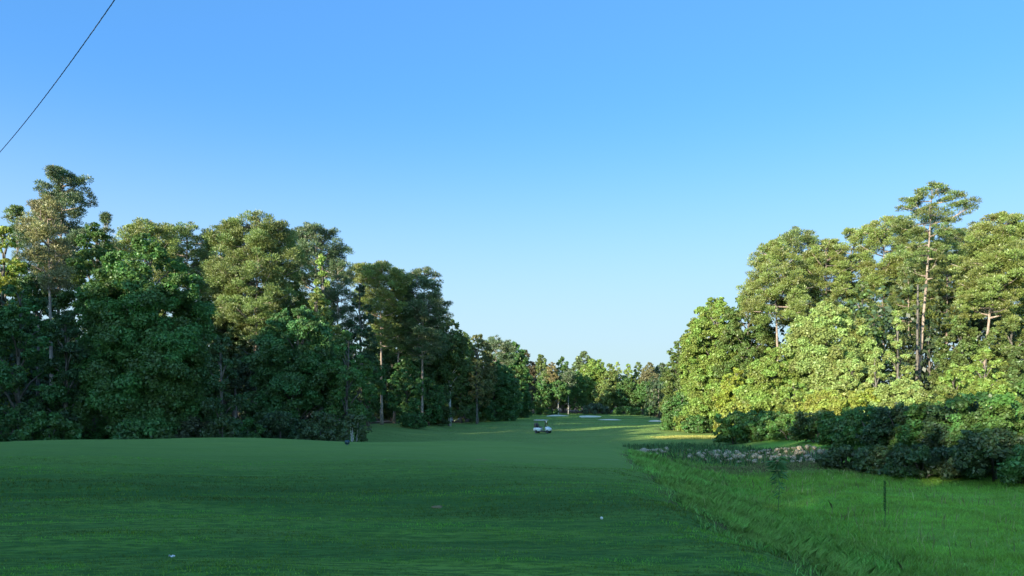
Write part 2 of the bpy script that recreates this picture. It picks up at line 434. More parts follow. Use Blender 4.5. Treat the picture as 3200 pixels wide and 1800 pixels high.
B(1340, 1180, 50, 122, 'shaded low tree at the foot of the wide-boughed pine', DK2, 'oval', .05, GL, 32)
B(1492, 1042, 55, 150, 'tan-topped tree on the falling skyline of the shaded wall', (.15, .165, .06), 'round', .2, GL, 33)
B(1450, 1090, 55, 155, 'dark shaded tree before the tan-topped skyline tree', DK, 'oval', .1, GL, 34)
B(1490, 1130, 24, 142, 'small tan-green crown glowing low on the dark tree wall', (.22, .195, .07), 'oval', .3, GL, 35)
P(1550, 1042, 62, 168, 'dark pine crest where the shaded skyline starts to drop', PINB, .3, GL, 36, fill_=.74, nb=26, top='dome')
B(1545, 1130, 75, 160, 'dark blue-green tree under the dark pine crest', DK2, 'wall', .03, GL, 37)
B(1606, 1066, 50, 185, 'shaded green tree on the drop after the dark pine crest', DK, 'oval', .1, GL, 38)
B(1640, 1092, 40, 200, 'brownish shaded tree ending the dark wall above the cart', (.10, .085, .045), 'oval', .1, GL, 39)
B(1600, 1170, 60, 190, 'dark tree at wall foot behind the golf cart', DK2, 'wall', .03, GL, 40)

# the far end of the fairway
GF = 'trees closing the far end of the fairway'
FAR = [(1690, 1105, 34, 236, 'rounded green tree first in the far row', PIN, 'r'), (1725, 1130, 30, 226, 'tan-lit crown in the far row above the first white bunker', (.22, .19, .08), 'r'),
       (1758, 1113, 32, 244, 'green dome just before the tallest point of the far row', MID, 'r'), (1824, 1096, 42, 262, 'hazy tree forming the highest point of the far row', (.12, .165, .065), 'r'),
       (1850, 1122, 50, 240, 'broad lime-lit tree below the highest point of the far row', LIM2, 'r'), (1800, 1160, 34, 232, 'dark low tree in the far row under the hazy top', DK, 'r'),
       (1873, 1119, 30, 250, 'lime shoulder tree after the highest far-row tree', LIM2, 'r'), (1905, 1135, 34, 238, 'brown-green tree in the middle of the far row', OLV, 'r'),
       (1929, 1128, 28, 248, 'pointed lime tree in the far row', LIME, 's'), (1962, 1134, 28, 242, 'small pointed yellow-green tree in the far row', LIM2, 's'),
       (1995, 1130, 34, 246, 'pale green tree in the far row with fine spiky top', (.14, .19, .065), 's'), (2030, 1130, 34, 240, 'pinkish-tan tree in the far row', (.17, .165, .075), 'r'),
       (2068, 1132, 36, 244, 'dark pine-like tree ending the far row', PINB, 'r'), (1960, 1180, 40, 228, 'low green tree standing forward of the far row centre', MID, 'r'),
       (2020, 1190, 40, 226, 'low dark tree forward of the pinkish-tan far tree', DK, 'r'), (1885, 1190, 36, 226, 'low olive tree forward of the brown-green far tree', OLV, 'r'),
       (1690, 1180, 36, 222, 'shaded low tree at the foot of the first far dome', DK, 'r'), (1745, 1190, 34, 224, 'shaded tree with a pale trunk behind the first bunker', DK, 'p'),
       (2075, 1180, 36, 210, 'dark tree between far row and sunlit side', DK2, 'r'), (2110, 1140, 36, 215, 'tall tree linking far row with the sunlit side', OLV, 'r')]
for i, (px, py, hw, d, lab, col, k) in enumerate(FAR):
    B(px, py, hw, d, lab, col, {'r': 'oval', 's': 'spire', 'p': 'round'}[k], .45 if k == 'p' else .08, GF, 60 + i, bark=M_PALEBARK if k == 'p' else None)
P(1708, 1150, 26, 228, 'thin pale-trunked pine in the far row behind the cart', PIN, .55, GF, 90, nb=20, bark=M_PALEBARK)
P(1776, 1150, 24, 226, 'thin pine with grey trunk beside the first bunker', PINB, .55, GF, 91, nb=20, bark=M_PALEBARK)

# ------------------------------------------------------------------ the sunlit side
GR = 'trees along the sunlit edge of the fairway'
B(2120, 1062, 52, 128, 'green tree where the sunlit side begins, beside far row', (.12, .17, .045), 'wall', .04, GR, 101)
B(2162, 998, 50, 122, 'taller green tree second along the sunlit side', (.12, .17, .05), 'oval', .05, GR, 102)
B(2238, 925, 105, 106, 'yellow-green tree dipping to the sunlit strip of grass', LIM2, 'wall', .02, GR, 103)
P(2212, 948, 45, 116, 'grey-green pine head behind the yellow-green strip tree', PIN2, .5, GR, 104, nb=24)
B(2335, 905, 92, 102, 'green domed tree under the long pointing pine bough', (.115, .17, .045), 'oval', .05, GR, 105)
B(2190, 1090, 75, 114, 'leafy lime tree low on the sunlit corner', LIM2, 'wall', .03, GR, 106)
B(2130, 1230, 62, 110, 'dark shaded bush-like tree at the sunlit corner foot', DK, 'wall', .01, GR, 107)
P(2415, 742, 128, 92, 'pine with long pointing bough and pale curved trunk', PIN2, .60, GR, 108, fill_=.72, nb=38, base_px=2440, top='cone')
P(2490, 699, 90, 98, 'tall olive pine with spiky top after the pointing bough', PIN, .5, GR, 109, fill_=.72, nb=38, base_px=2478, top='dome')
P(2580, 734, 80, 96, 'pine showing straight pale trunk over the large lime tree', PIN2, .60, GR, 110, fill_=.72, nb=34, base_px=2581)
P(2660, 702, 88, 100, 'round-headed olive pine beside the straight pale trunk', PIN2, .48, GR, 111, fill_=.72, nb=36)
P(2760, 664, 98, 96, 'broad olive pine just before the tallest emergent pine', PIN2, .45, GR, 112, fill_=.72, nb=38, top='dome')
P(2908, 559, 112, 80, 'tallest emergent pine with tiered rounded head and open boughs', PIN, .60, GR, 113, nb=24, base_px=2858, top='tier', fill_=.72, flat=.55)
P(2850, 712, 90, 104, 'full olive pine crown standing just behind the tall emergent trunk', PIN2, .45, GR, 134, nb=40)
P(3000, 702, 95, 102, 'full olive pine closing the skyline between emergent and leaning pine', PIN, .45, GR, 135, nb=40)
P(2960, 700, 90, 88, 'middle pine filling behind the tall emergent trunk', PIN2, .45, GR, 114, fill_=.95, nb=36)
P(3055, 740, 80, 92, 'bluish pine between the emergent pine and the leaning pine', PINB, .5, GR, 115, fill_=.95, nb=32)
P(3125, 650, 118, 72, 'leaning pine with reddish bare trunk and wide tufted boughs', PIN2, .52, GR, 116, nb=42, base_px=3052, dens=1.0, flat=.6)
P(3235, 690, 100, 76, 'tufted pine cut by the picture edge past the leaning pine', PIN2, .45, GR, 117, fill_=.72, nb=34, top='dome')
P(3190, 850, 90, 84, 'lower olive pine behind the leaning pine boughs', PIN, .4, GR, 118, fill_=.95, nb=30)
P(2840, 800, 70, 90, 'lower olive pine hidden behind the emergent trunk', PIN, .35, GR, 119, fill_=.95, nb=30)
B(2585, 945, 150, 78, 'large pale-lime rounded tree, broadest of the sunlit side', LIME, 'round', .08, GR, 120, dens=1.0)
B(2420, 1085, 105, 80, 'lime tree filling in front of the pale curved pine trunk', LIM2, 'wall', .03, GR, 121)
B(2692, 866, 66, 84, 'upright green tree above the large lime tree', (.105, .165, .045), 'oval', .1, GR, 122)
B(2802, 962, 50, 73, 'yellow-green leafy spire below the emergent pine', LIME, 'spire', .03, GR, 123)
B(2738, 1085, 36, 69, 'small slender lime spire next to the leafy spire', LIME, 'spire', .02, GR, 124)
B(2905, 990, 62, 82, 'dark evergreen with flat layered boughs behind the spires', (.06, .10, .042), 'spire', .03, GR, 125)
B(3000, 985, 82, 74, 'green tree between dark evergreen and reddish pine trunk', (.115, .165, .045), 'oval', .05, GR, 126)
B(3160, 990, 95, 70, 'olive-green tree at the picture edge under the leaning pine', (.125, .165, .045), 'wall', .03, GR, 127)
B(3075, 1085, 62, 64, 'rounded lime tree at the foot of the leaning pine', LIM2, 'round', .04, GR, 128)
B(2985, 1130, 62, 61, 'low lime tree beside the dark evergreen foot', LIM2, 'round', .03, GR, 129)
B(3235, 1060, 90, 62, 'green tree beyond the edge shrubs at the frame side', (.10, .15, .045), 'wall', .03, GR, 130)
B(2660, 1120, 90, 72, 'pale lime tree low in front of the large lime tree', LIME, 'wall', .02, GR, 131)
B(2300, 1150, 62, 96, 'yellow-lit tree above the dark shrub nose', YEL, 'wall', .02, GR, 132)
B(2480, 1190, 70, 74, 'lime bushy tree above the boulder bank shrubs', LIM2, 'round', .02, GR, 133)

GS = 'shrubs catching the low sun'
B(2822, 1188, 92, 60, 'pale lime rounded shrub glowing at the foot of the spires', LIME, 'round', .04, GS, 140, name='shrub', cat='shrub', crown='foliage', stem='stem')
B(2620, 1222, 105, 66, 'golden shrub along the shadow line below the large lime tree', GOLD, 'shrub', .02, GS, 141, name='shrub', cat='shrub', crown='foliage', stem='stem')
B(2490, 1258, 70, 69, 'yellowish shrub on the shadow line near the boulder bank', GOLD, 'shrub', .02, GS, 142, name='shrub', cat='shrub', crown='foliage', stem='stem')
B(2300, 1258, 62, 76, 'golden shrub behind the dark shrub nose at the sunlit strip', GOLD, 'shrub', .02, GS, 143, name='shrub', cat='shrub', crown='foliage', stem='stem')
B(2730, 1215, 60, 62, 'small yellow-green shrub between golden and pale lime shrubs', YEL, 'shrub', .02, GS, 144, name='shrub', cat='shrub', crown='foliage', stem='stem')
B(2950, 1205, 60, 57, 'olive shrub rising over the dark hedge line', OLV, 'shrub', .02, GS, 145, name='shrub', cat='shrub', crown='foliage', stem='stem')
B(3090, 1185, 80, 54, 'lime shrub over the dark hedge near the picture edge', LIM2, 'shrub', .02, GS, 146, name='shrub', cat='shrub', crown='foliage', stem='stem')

GD = 'dark shaded shrubs bordering the long grass'
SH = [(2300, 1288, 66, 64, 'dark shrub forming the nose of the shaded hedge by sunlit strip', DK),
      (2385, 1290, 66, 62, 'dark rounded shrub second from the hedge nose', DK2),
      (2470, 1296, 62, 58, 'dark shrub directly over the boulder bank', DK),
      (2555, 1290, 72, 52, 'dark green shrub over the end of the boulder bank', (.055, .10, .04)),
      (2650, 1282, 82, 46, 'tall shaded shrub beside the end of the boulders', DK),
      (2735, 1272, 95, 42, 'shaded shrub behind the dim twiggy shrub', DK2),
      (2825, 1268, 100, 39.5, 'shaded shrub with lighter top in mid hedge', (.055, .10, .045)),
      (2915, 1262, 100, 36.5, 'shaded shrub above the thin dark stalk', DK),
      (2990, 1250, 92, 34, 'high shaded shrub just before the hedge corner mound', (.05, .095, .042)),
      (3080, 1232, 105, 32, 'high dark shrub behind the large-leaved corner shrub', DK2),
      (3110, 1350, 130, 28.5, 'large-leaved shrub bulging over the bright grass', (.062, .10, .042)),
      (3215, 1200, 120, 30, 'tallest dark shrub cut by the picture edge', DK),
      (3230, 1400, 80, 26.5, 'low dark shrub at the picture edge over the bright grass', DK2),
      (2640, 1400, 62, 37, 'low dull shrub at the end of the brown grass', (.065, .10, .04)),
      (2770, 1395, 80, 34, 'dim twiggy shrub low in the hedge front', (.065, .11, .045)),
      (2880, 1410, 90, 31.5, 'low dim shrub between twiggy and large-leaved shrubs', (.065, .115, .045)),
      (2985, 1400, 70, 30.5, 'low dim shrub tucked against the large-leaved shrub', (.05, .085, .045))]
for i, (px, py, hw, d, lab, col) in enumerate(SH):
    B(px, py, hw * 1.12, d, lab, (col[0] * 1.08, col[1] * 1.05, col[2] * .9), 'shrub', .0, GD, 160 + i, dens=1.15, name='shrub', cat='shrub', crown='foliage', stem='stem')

GU = 'undergrowth shrubs at the foot of the shaded tree wall'
UN = [(880, 1288, 90, 52, 'low spreading shaded shrub under the second dark dome', (.06, .10, .04)),
      (1010, 1292, 85, 51, 'olive shaded shrub under the second dark dome, next to sapling', (.075, .11, .042)),
      (770, 1310, 60, 50, 'low shrub at the mouth of the dark gap', DK),
      (690, 1300, 46, 45, 'small leafy shrub at the foot of the narrow sapling', (.075, .12, .045)),
      (600, 1310, 80, 46, 'brownish low shrub at the foot of the largest dome', (.07, .085, .04)),
      (420, 1310, 80, 44, 'low shaded shrub in front of the largest dome', DK2),
      (150, 1290, 90, 42, 'low shaded shrub at the foot of the tan pine', DK),
      (1290, 1290, 45, 106, 'dark shrub between bare pine trunks at the fairway side', DK2),
      (1370, 1275, 36, 130, 'shrub with pale sprays at the fairway corner', OLV),
      (1636, 1272, 15, 222, 'pale feathery shrub standing alone behind the golf cart', (.24, .28, .16)),
      (1860, 1262, 45, 222, 'grey-green shrub behind the second bunker', (.10, .14, .08)),
      (1960, 1272, 45, 216, 'dark low shrub before the far row centre', DK),
      (2050, 1270, 40, 205, 'shaded shrub where far row meets sunlit side', DK2),
      (2180, 1300, 45, 102, 'shaded shrub at the sunlit corner beside the strip', DK),
      (1700, 1278, 45, 224, 'dark shrub row end behind the first bunker', DK2)]
for i, (px, py, hw, d, lab, col) in enumerate(UN):
    B(px, py, hw, d, lab, col, 'shrub', .0, GU, 190 + i, name='shrub', cat='shrub', crown='foliage', stem='stem')
# small weeping sapling with pale stems on the crest
B(1108, 1296, 42, 43, 'small weeping sapling with pale stems behind the mound crest', (.08, .115, .045), 'round', .35, None, 220, dens=.7, name='sapling', cat='sapling', bark=M_PALEBARK, crown='foliage', stem='stem')

# ------------------------------------------------------------------ the depth of the woods behind the first trees (uncountable): one mass
def woods(name, label, cells, seed):
    """cells: (x, y, top height, crown radius, leaf half size, leaves)"""
    rng = np.random.default_rng(seed); Q = []; rn = []; cl = []; mb = MB()
    for (x, y, top, R, ls, n) in cells:
        g = hz(x, y); nl = 9
        c = rng.uniform(-1, 1, (nl, 3)) * np.array([R * .6, R * .6, 0]); c[:, 2] = rng.uniform(.12, .93, nl) * (top - 1)
        i = rng.integers(0, nl, n); d = unit(rng.normal(size=(n, 3)))
        Pp = c[i] + d * (R * rng.uniform(.4, .75, n))[:, None] * np.array([1, 1, .8])
        Pp[:, 2] = np.clip(Pp[:, 2], .2, top); Pp += np.array([x, y, g])
        Nn = unit(d + np.array([0, 0, .4]) + rng.normal(size=(n, 3)) * .5)
        Q.append(leaf_quads(Pp, Nn, ls * rng.uniform(.7, 1.3, n), ls * rng.uniform(.45, .8, n), rng, droop=.3))
        rn.append(rng.uniform(0, 1, n)); cl.append(np.full(n, rng.uniform()))
        if rng.uniform() < .7: mb.tube([[x, y, g - .3], [x + rng.normal() * .3, y, g + top * .85]], [.2, .08], 6)
    q = np.concatenate(Q); nq = len(q) // 4
    tv = np.concatenate(mb.v); tf = np.concatenate([np.array(f) for f in mb.f]) + len(q); ts = np.array([len(f) for f in mb.f])
    V = np.concatenate([q, tv]); ff = np.concatenate([np.arange(nq * 4), tf]); sz = np.concatenate([np.full(nq, 4), ts])
    mi = np.concatenate([np.zeros(nq), np.ones(len(ts))])
    a = np.concatenate([np.repeat(np.concatenate(rn), 4), np.full(len(tv), .5)]); b = np.concatenate([np.repeat(np.concatenate(cl), 4), np.full(len(tv), .5)])
    me = mesh_from(name, V, ff, sz, [M_LEAF, M_BARK], {'rnd': a, 'clump': b}, mat_idx=mi)
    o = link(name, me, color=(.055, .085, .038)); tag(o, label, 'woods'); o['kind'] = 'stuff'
    return o

rw = np.random.default_rng(5)
cells = []
def fill(xf, y0, y1, depth, sx, top, seen=True, jitter=1.6, n=None, ls=None):
    """rows behind a front line xf(y) going away from the fairway"""
    for y in np.arange(y0, y1, sx):
        for k in np.arange(0, depth, sx):
            x0 = xf(y); s = -1 if x0 < 0 or xf is line_l else 1
            x = x0 + s * k + rw.uniform(-jitter, jitter); yy = y + rw.uniform(-jitter, jitter)
            l = ls or (.14 + .0018 * max(y, 30) if k < 20 else .5)
            nn = n or int(95 / l if l < .5 else 170)
            tp = (top(x, yy) if callable(top) else top) * rw.uniform(.88, 1.06)
            cells.append((x, yy, tp, sx * .62, l, nn))
line_l = lambda y: np.interp(y, [45, 66, 110, 130, 150, 200, 240], [-39, -36, -29, -24, -17, -7, 2])
fill(line_l, 50, 236, 46, 6.2, lambda x, y: np.interp(y, [45, 70, 110, 200], [12, 12.5, 15, 14]))
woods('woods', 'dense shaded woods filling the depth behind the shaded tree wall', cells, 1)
cells = []
rw = np.random.default_rng(21)
line_r = lambda y: np.interp(y, [50, 75, 95, 115, 150, 200, 240], [42, 38, 38, 34, 36, 40, 44])
fill(line_r, 78, 226, 30, 6.2, lambda x, y: np.interp(y, [50, 85, 108, 122, 135, 220], [15, 19, 18, 14, 12, 12]))
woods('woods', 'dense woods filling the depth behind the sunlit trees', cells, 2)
cells = []
rw = np.random.default_rng(22)
for yy in np.arange(250, 285, 7):
    for xx in np.arange(-10, 70, 7):
        cells.append((xx + rw.uniform(-2, 2), yy + rw.uniform(-2, 2), 13.5 * rw.uniform(.9, 1.08), 4.4, .62, 150))
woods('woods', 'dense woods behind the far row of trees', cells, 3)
cells = []   # the same woods carry on round the tee, out of the frame; their shadow lies over the whole foreground
rw = np.random.default_rng(23)
for (x0, x1, y0, y1, tp) in ((-80, -41, 2, 48, 19.5), (-78, -31, -72, 2, 22.5)):
    for xx in np.arange(x0, x1, 5.6):
        for yy in np.arange(y0, y1, 5.6):
            cells.append((xx + rw.uniform(-1.5, 1.5), yy + rw.uniform(-1.5, 1.5), tp * rw.uniform(.86, 1.05), 4.2, .75, 420))
woods('woods', 'tall woods round the tee that shade the mown mound', cells, 4)

# ------------------------------------------------------------------ ground
def axis(segs):
    out = [segs[0][0]]
    for a, b, st in segs:
        n = max(1, int(round((b - a) / st))); out += list(a + (b - a) * (np.arange(n) + 1) / n)
    return np.array(out)
gx = axis([(-1500, -300, 150), (-300, -80, 20), (-80, -30, 2.5), (-30, 22, .4), (22, 60, 1.5), (60, 300, 20), (300, 1500, 150)])
gy = axis([(-300, -80, 40), (-80, 0, 5), (0, 45, .35), (45, 120, 1.2), (120, 270, 3), (270, 600, 40), (600, 2200, 200)])
X, Y = np.meshgrid(gx, gy)
Z = height(X, Y)
nx, ny = len(gx), len(gy)
ii = np.arange(nx * ny).reshape(ny, nx)
quad = np.stack([ii[:-1, :-1], ii[:-1, 1:], ii[1:, 1:], ii[1:, :-1]], -1).reshape(-1, 4)
xf, yf = X.ravel(), Y.ravel()
ex = edge_x(yf)
rough = sm(-.05, .35, xf - ex) * (1 - sm(60, 72, yf + .2 * np.sin(xf))) * (yf < 80)
tee = sm(11, 27, yf + .12 * xf + .5 * np.sin(xf * .35)) * (1 - rough)
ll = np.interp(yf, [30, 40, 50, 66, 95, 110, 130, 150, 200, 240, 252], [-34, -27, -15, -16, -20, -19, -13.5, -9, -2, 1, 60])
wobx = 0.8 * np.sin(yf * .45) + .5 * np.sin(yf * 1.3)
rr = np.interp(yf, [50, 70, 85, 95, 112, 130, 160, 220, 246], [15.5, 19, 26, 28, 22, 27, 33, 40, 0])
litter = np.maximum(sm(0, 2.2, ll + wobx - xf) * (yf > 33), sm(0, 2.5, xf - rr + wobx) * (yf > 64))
litter = np.maximum(litter, sm(244, 249, yf + wobx) * (np.abs(xf) < 400))
gravel = np.exp(-((yf - 44.2 - .8 * np.sin(xf * .7)) / 2.6) ** 4) * sm(5.5, 7.5, xf) * (1 - sm(18, 20, xf))
edge_soil = np.exp(-((xf - ex - .08) / .26) ** 2) * (yf < 30) * (yf > 0)
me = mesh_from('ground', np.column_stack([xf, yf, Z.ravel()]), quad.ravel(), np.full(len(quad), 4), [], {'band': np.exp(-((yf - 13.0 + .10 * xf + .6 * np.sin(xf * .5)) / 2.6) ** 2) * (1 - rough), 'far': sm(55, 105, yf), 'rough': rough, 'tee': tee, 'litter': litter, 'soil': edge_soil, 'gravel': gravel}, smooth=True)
m, nt, out = new_mat('turf'); L = nt.links.new
geo = N(nt, 'ShaderNodeNewGeometry')
def noise(scale, vec=(1, 1, 1), detail=4, rough_=.55, rot=0.0):
    mp = N(nt, 'ShaderNodeMapping'); mp.inputs['Scale'].default_value = vec; mp.inputs['Rotation'].default_value = (0, 0, rot)
    L(geo.outputs['Position'], mp.inputs[0])
    n = N(nt, 'ShaderNodeTexNoise'); n.inputs['Scale'].default_value = scale; n.inputs['Detail'].default_value = detail; n.inputs['Roughness'].default_value = rough_
    L(mp.outputs[0], n.inputs['Vector']); return n.outputs['Fac']
def rng_(v, a, b, c=0.0, d=1.0):
    r = N(nt, 'ShaderNodeMapRange'); r.inputs[1].default_value = a; r.inputs[2].default_value = b; r.inputs[3].default_value = c; r.inputs[4].default_value = d
    L(v, r.inputs[0]); return r.outputs[0]
def mix(f, a, b, mode='MIX'):
    x = N(nt, 'ShaderNodeMix', data_type='RGBA', blend_type=mode)
    for s_, v in ((6, a), (7, b)):
        if isinstance(v, tuple): x.inputs[s_].default_value = v + (1,)
        else: L(v, x.inputs[s_])
    if isinstance(f, float): x.inputs[0].default_value = f
    else: L(f, x.inputs[0])
    return x.outputs[2]
def attr(n):
    a = N(nt, 'ShaderNodeAttribute', attribute_name=n); return a.outputs['Fac']
n_big = noise(.16, (1, 1.6, 1), 5); n_mid = noise(.9, (.45, 2.2, 1), 5, .65, .10); n_fine = noise(5.0, (.7, 2.3, 1), 4, .7); n_streak = noise(1.0, (.10, 1.0, 1), 4, .6, -.10)
c0 = mix(rng_(n_big, .35, .65), (.120, .245, .030), (.155, .285, .040))
c0 = mix(rng_(n_mid, .42, .62), c0, mix(.6, c0, (.048, .150, .024)))
c0 = mix(rng_(n_streak, .50, .60, 0, .6), c0, (.048, .145, .024))
c0 = mix(rng_(n_fine, .42, .58), mix(.75, c0, (.028, .085, .012)), c0)
yel = rng_(noise(.35, (.6, 1.3, 1), 4), .60, .75, 0, .45)
c0 = mix(yel, c0, (.17, .24, .075))
ct = mix(rng_(n_mid, .35, .65), (.138, .232, .042), (.178, .272, .054))
c0 = mix(attr('tee'), c0, ct)
c0 = mix(attr('far'), c0, mix(rng_(n_streak, .40, .62), (.22, .30, .075), (.145, .225, .048)))
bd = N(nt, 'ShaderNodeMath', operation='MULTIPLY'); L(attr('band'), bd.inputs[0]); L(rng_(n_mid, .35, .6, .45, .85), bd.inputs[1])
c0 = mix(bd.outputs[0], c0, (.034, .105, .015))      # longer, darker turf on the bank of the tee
cr = mix(rng_(n_mid, .4, .6), (.16, .32, .040), (.22, .38, .055))
c0 = mix(attr('rough'), c0, cr)
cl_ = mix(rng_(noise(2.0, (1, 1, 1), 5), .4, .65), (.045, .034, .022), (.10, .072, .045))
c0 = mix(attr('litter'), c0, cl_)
sl = N(nt, 'ShaderNodeMath', operation='MULTIPLY'); L(rng_(attr('soil'), .15, .8, 0, .9), sl.inputs[0]); L(rng_(noise(1.3, (1, 1, 1), 4, .6), .42, .6), sl.inputs[1])
c0 = mix(sl.outputs[0], c0, (.10, .062, .03))
c0 = mix(attr('gravel'), c0, mix(rng_(noise(5.0, (1, 1, 1), 4, .7), .4, .6), (.10, .085, .055), (.34, .285, .20)))
b = N(nt, 'ShaderNodeBsdfPrincipled'); b.inputs['Roughness'].default_value = .95; b.inputs['Specular IOR Level'].default_value = .15
L(c0, b.inputs['Base Color'])
bp = N(nt, 'ShaderNodeBump'); bp.inputs['Strength'].default_value = .55; bp.inputs['Distance'].default_value = .05
L(noise(14.0, (1, 1.5, 1), 4, .7), bp.inputs['Height'])
bp2 = N(nt, 'ShaderNodeBump'); bp2.inputs['Strength'].default_value = .5; bp2.inputs['Distance'].default_value = .25
L(n_mid, bp2.inputs['Height']); L(bp.outputs[0], bp2.inputs['Normal'])
L(bp2.outputs[0], b.inputs['Normal'])
L(b.outputs[0], out.inputs[0])
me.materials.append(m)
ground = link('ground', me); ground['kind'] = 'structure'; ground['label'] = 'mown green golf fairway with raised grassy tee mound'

def drape_patch(name, cx, cy, rx, ry, mat, seed, lift=.006, lip=0.0, dish=0.0, k=28, rings=5):
    """an irregular flat patch lying on the ground"""
    r = np.random.default_rng(seed); an = np.arange(k) * 2 * math.pi / k
    w = 1 + .18 * np.sin(an * 2 + r.uniform(0, 6)) + .12 * np.sin(an * 3 + r.uniform(0, 6)) + .06 * np.sin(an * 7 + r.uniform(0, 6))
    mb = MB(); R_ = []
    for q in range(rings + 1):
        f = q / rings
        f = max(f, .02)
        x = cx + rx * f * w * np.cos(an); y = cy + ry * f * w * np.sin(an)
        z = height(x, y) + lift + lip * np.clip(np.sin(an), 0, 1) * f ** 2 - dish * (1 - f * f) + (0 if f < 1 else -0.02)
        R_.append(np.column_stack([x, y, z]))
    mb.loft(R_, caps=False)
    o = mb.build(name, mat, smooth=True); o['kind'] = 'structure'
    return o

M_SAND = simple_mat('bunker_sand', (.80, .68, .46), .95, 0, .12, 1.5)
M_SOIL = simple_mat('bare_soil', (.20, .135, .045), .95, 0, .45, 14)
M_PATH = simple_mat('path_concrete', (.30, .30, .31), .9, 0, .18, 2)
for i, (px, py, hw, d, ry, lip) in enumerate(((1740, 1302, 30, 208, 2.6, .30), (1842, 1306, 38, 196, 2.8, .35), (1905, 1314, 32, 172, 2.4, .15), (2052, 1318, 22, 162, 2.2, .2))):
    o = drape_patch('bunker', wx(px, d), d, hw * d / F, ry, M_SAND, 30 + i, .05, lip)
    o['label'] = ('white sand bunker under thin pale trunks of far row', 'white sand bunker, second after the cart', 'long pale bunker before the dark far shrubs', 'small pale bunker beside the sunlit corner')[i]
for i, (px, py, d, rx, ry, lab) in enumerate(((1365, 1582, 12.3, .12, .13, 'bare sandy divot on the mown slope'), (1504, 1432, 21.5, .20, .20, 'worn sandy divot on the pale tee turf'))):
    o = drape_patch('divot', wx(px, d), d, rx, ry, M_SOIL, 50 + i, .012); o['label'] = lab
# cart path coming out of the trees at the corner of the fairway
mb = MB(); R_ = []
for y in np.linspace(118, 196, 40):
    xc = np.interp(y, [118, 140, 160, 178, 196], [-21.5, -17, -13.5, -13.2, -16]); xs = xc + np.array([-1.1, 1.1])
    R_.append([[xs[0], y, hz(xs[0], y) + .05], [xs[1], y, hz(xs[1], y) + .05]])
V = np.array(R_).reshape(-1, 3); mb.add(V, [(2 * i, 2 * i + 1, 2 * i + 3, 2 * i + 2) for i in range(39)])
o = mb.build('cart_path', M_PATH); o['kind'] = 'structure'; o['label'] = 'grey cart path slipping out of the shaded trees'

# ------------------------------------------------------------------ grass
def blades(name, label, x, y, h, w, color, seed, lean=.35, segs=2, tone=None, base=None, mat=None, keepfrac=None):
    rng = np.random.default_rng(seed)
    if keepfrac is not None:
        k_ = rng.uniform(0, 1, len(x)) < keepfrac; x, y, h, w, tone = x[k_], y[k_], h[k_], w[k_], tone[k_]
    n = len(x)
    z = height(x, y) if base is None else base
    az = rng.uniform(0, 2 * math.pi, n); la = rng.uniform(0, 2 * math.pi, n); lm = h * lean * rng.uniform(.2, 1.3, n)
    u = np.column_stack([np.cos(az), np.sin(az), np.zeros(n)]) * (w * .5)[:, None]
    P0 = np.column_stack([x, y, z - .01]); ld = np.column_stack([np.cos(la), np.sin(la), np.zeros(n)])
    if segs == 1:
        P1 = P0 + ld * lm[:, None] + np.array([0, 0, 1]) * h[:, None]
        V = np.stack([P0 - u, P0 + u, P1], 1).reshape(-1, 3); ff = np.arange(3 * n); sz = np.full(n, 3); k = 3
    else:
        Pm = P0 + ld * (lm * .3)[:, None] + np.array([0, 0, 1]) * (h * .55)[:, None]
        P1 = P0 + ld * lm[:, None] * 1.1 + np.array([0, 0, 1]) * (h * (.98 - .25 * lean))[:, None]
        V = np.stack([P0 - u, P0 + u, Pm + u * .8, P1, Pm - u * .8], 1).reshape(-1, 3)
        ff = np.arange(5 * n); sz = np.full(n, 5); k = 5
    rnd = rng.uniform(0, 1, n); tone = rng.uniform(0, 1, n) if tone is None else tone
    me = mesh_from(name, V, ff, sz, [mat or M_BLADE], {'rnd': np.repeat(rnd, k), 'clump': np.repeat(tone, k)})
    o = link(name, me, color=color); o['kind'] = 'stuff'; tag(o, label, 'grass')
    return o

rg = np.random.default_rng(77)
def vnoise(x, y, s, seed=0):
    r = np.random.default_rng(seed); a = np.zeros_like(x)
    for i in range(6):
        th = r.uniform(0, 6.28); f = s * r.uniform(.6, 1.7)
        a += np.sin((x * np.cos(th) + y * np.sin(th)) * f + r.uniform(0, 6.28))
    return a / 6 ** .5 * .7
def vn(x, y, fx, fy, seed=0, octs=3):
    """lattice value noise, 0..1"""
    r = np.random.default_rng(seed); T = r.uniform(0, 1, (256, 256)); out = 0; amp = 1; tot = 0
    for o in range(octs):
        u = x * fx * 2 ** o + 31.7 * o + 500; v = y * fy * 2 ** o + 17.3 * o + 500
        iu = np.floor(u).astype(int); iv = np.floor(v).astype(int); a = u - iu; b = v - iv
        a = a * a * (3 - 2 * a); b = b * b * (3 - 2 * b)
        g = lambda p, q: T[p % 256, q % 256]
        out = out + amp * ((g(iu, iv) * (1 - a) + g(iu + 1, iv) * a) * (1 - b) + (g(iu, iv + 1) * (1 - a) + g(iu + 1, iv + 1) * a) * b)
        tot += amp; amp *= .6
    return np.clip((out / tot - .5) * 1.7 + .5, 0, 1)
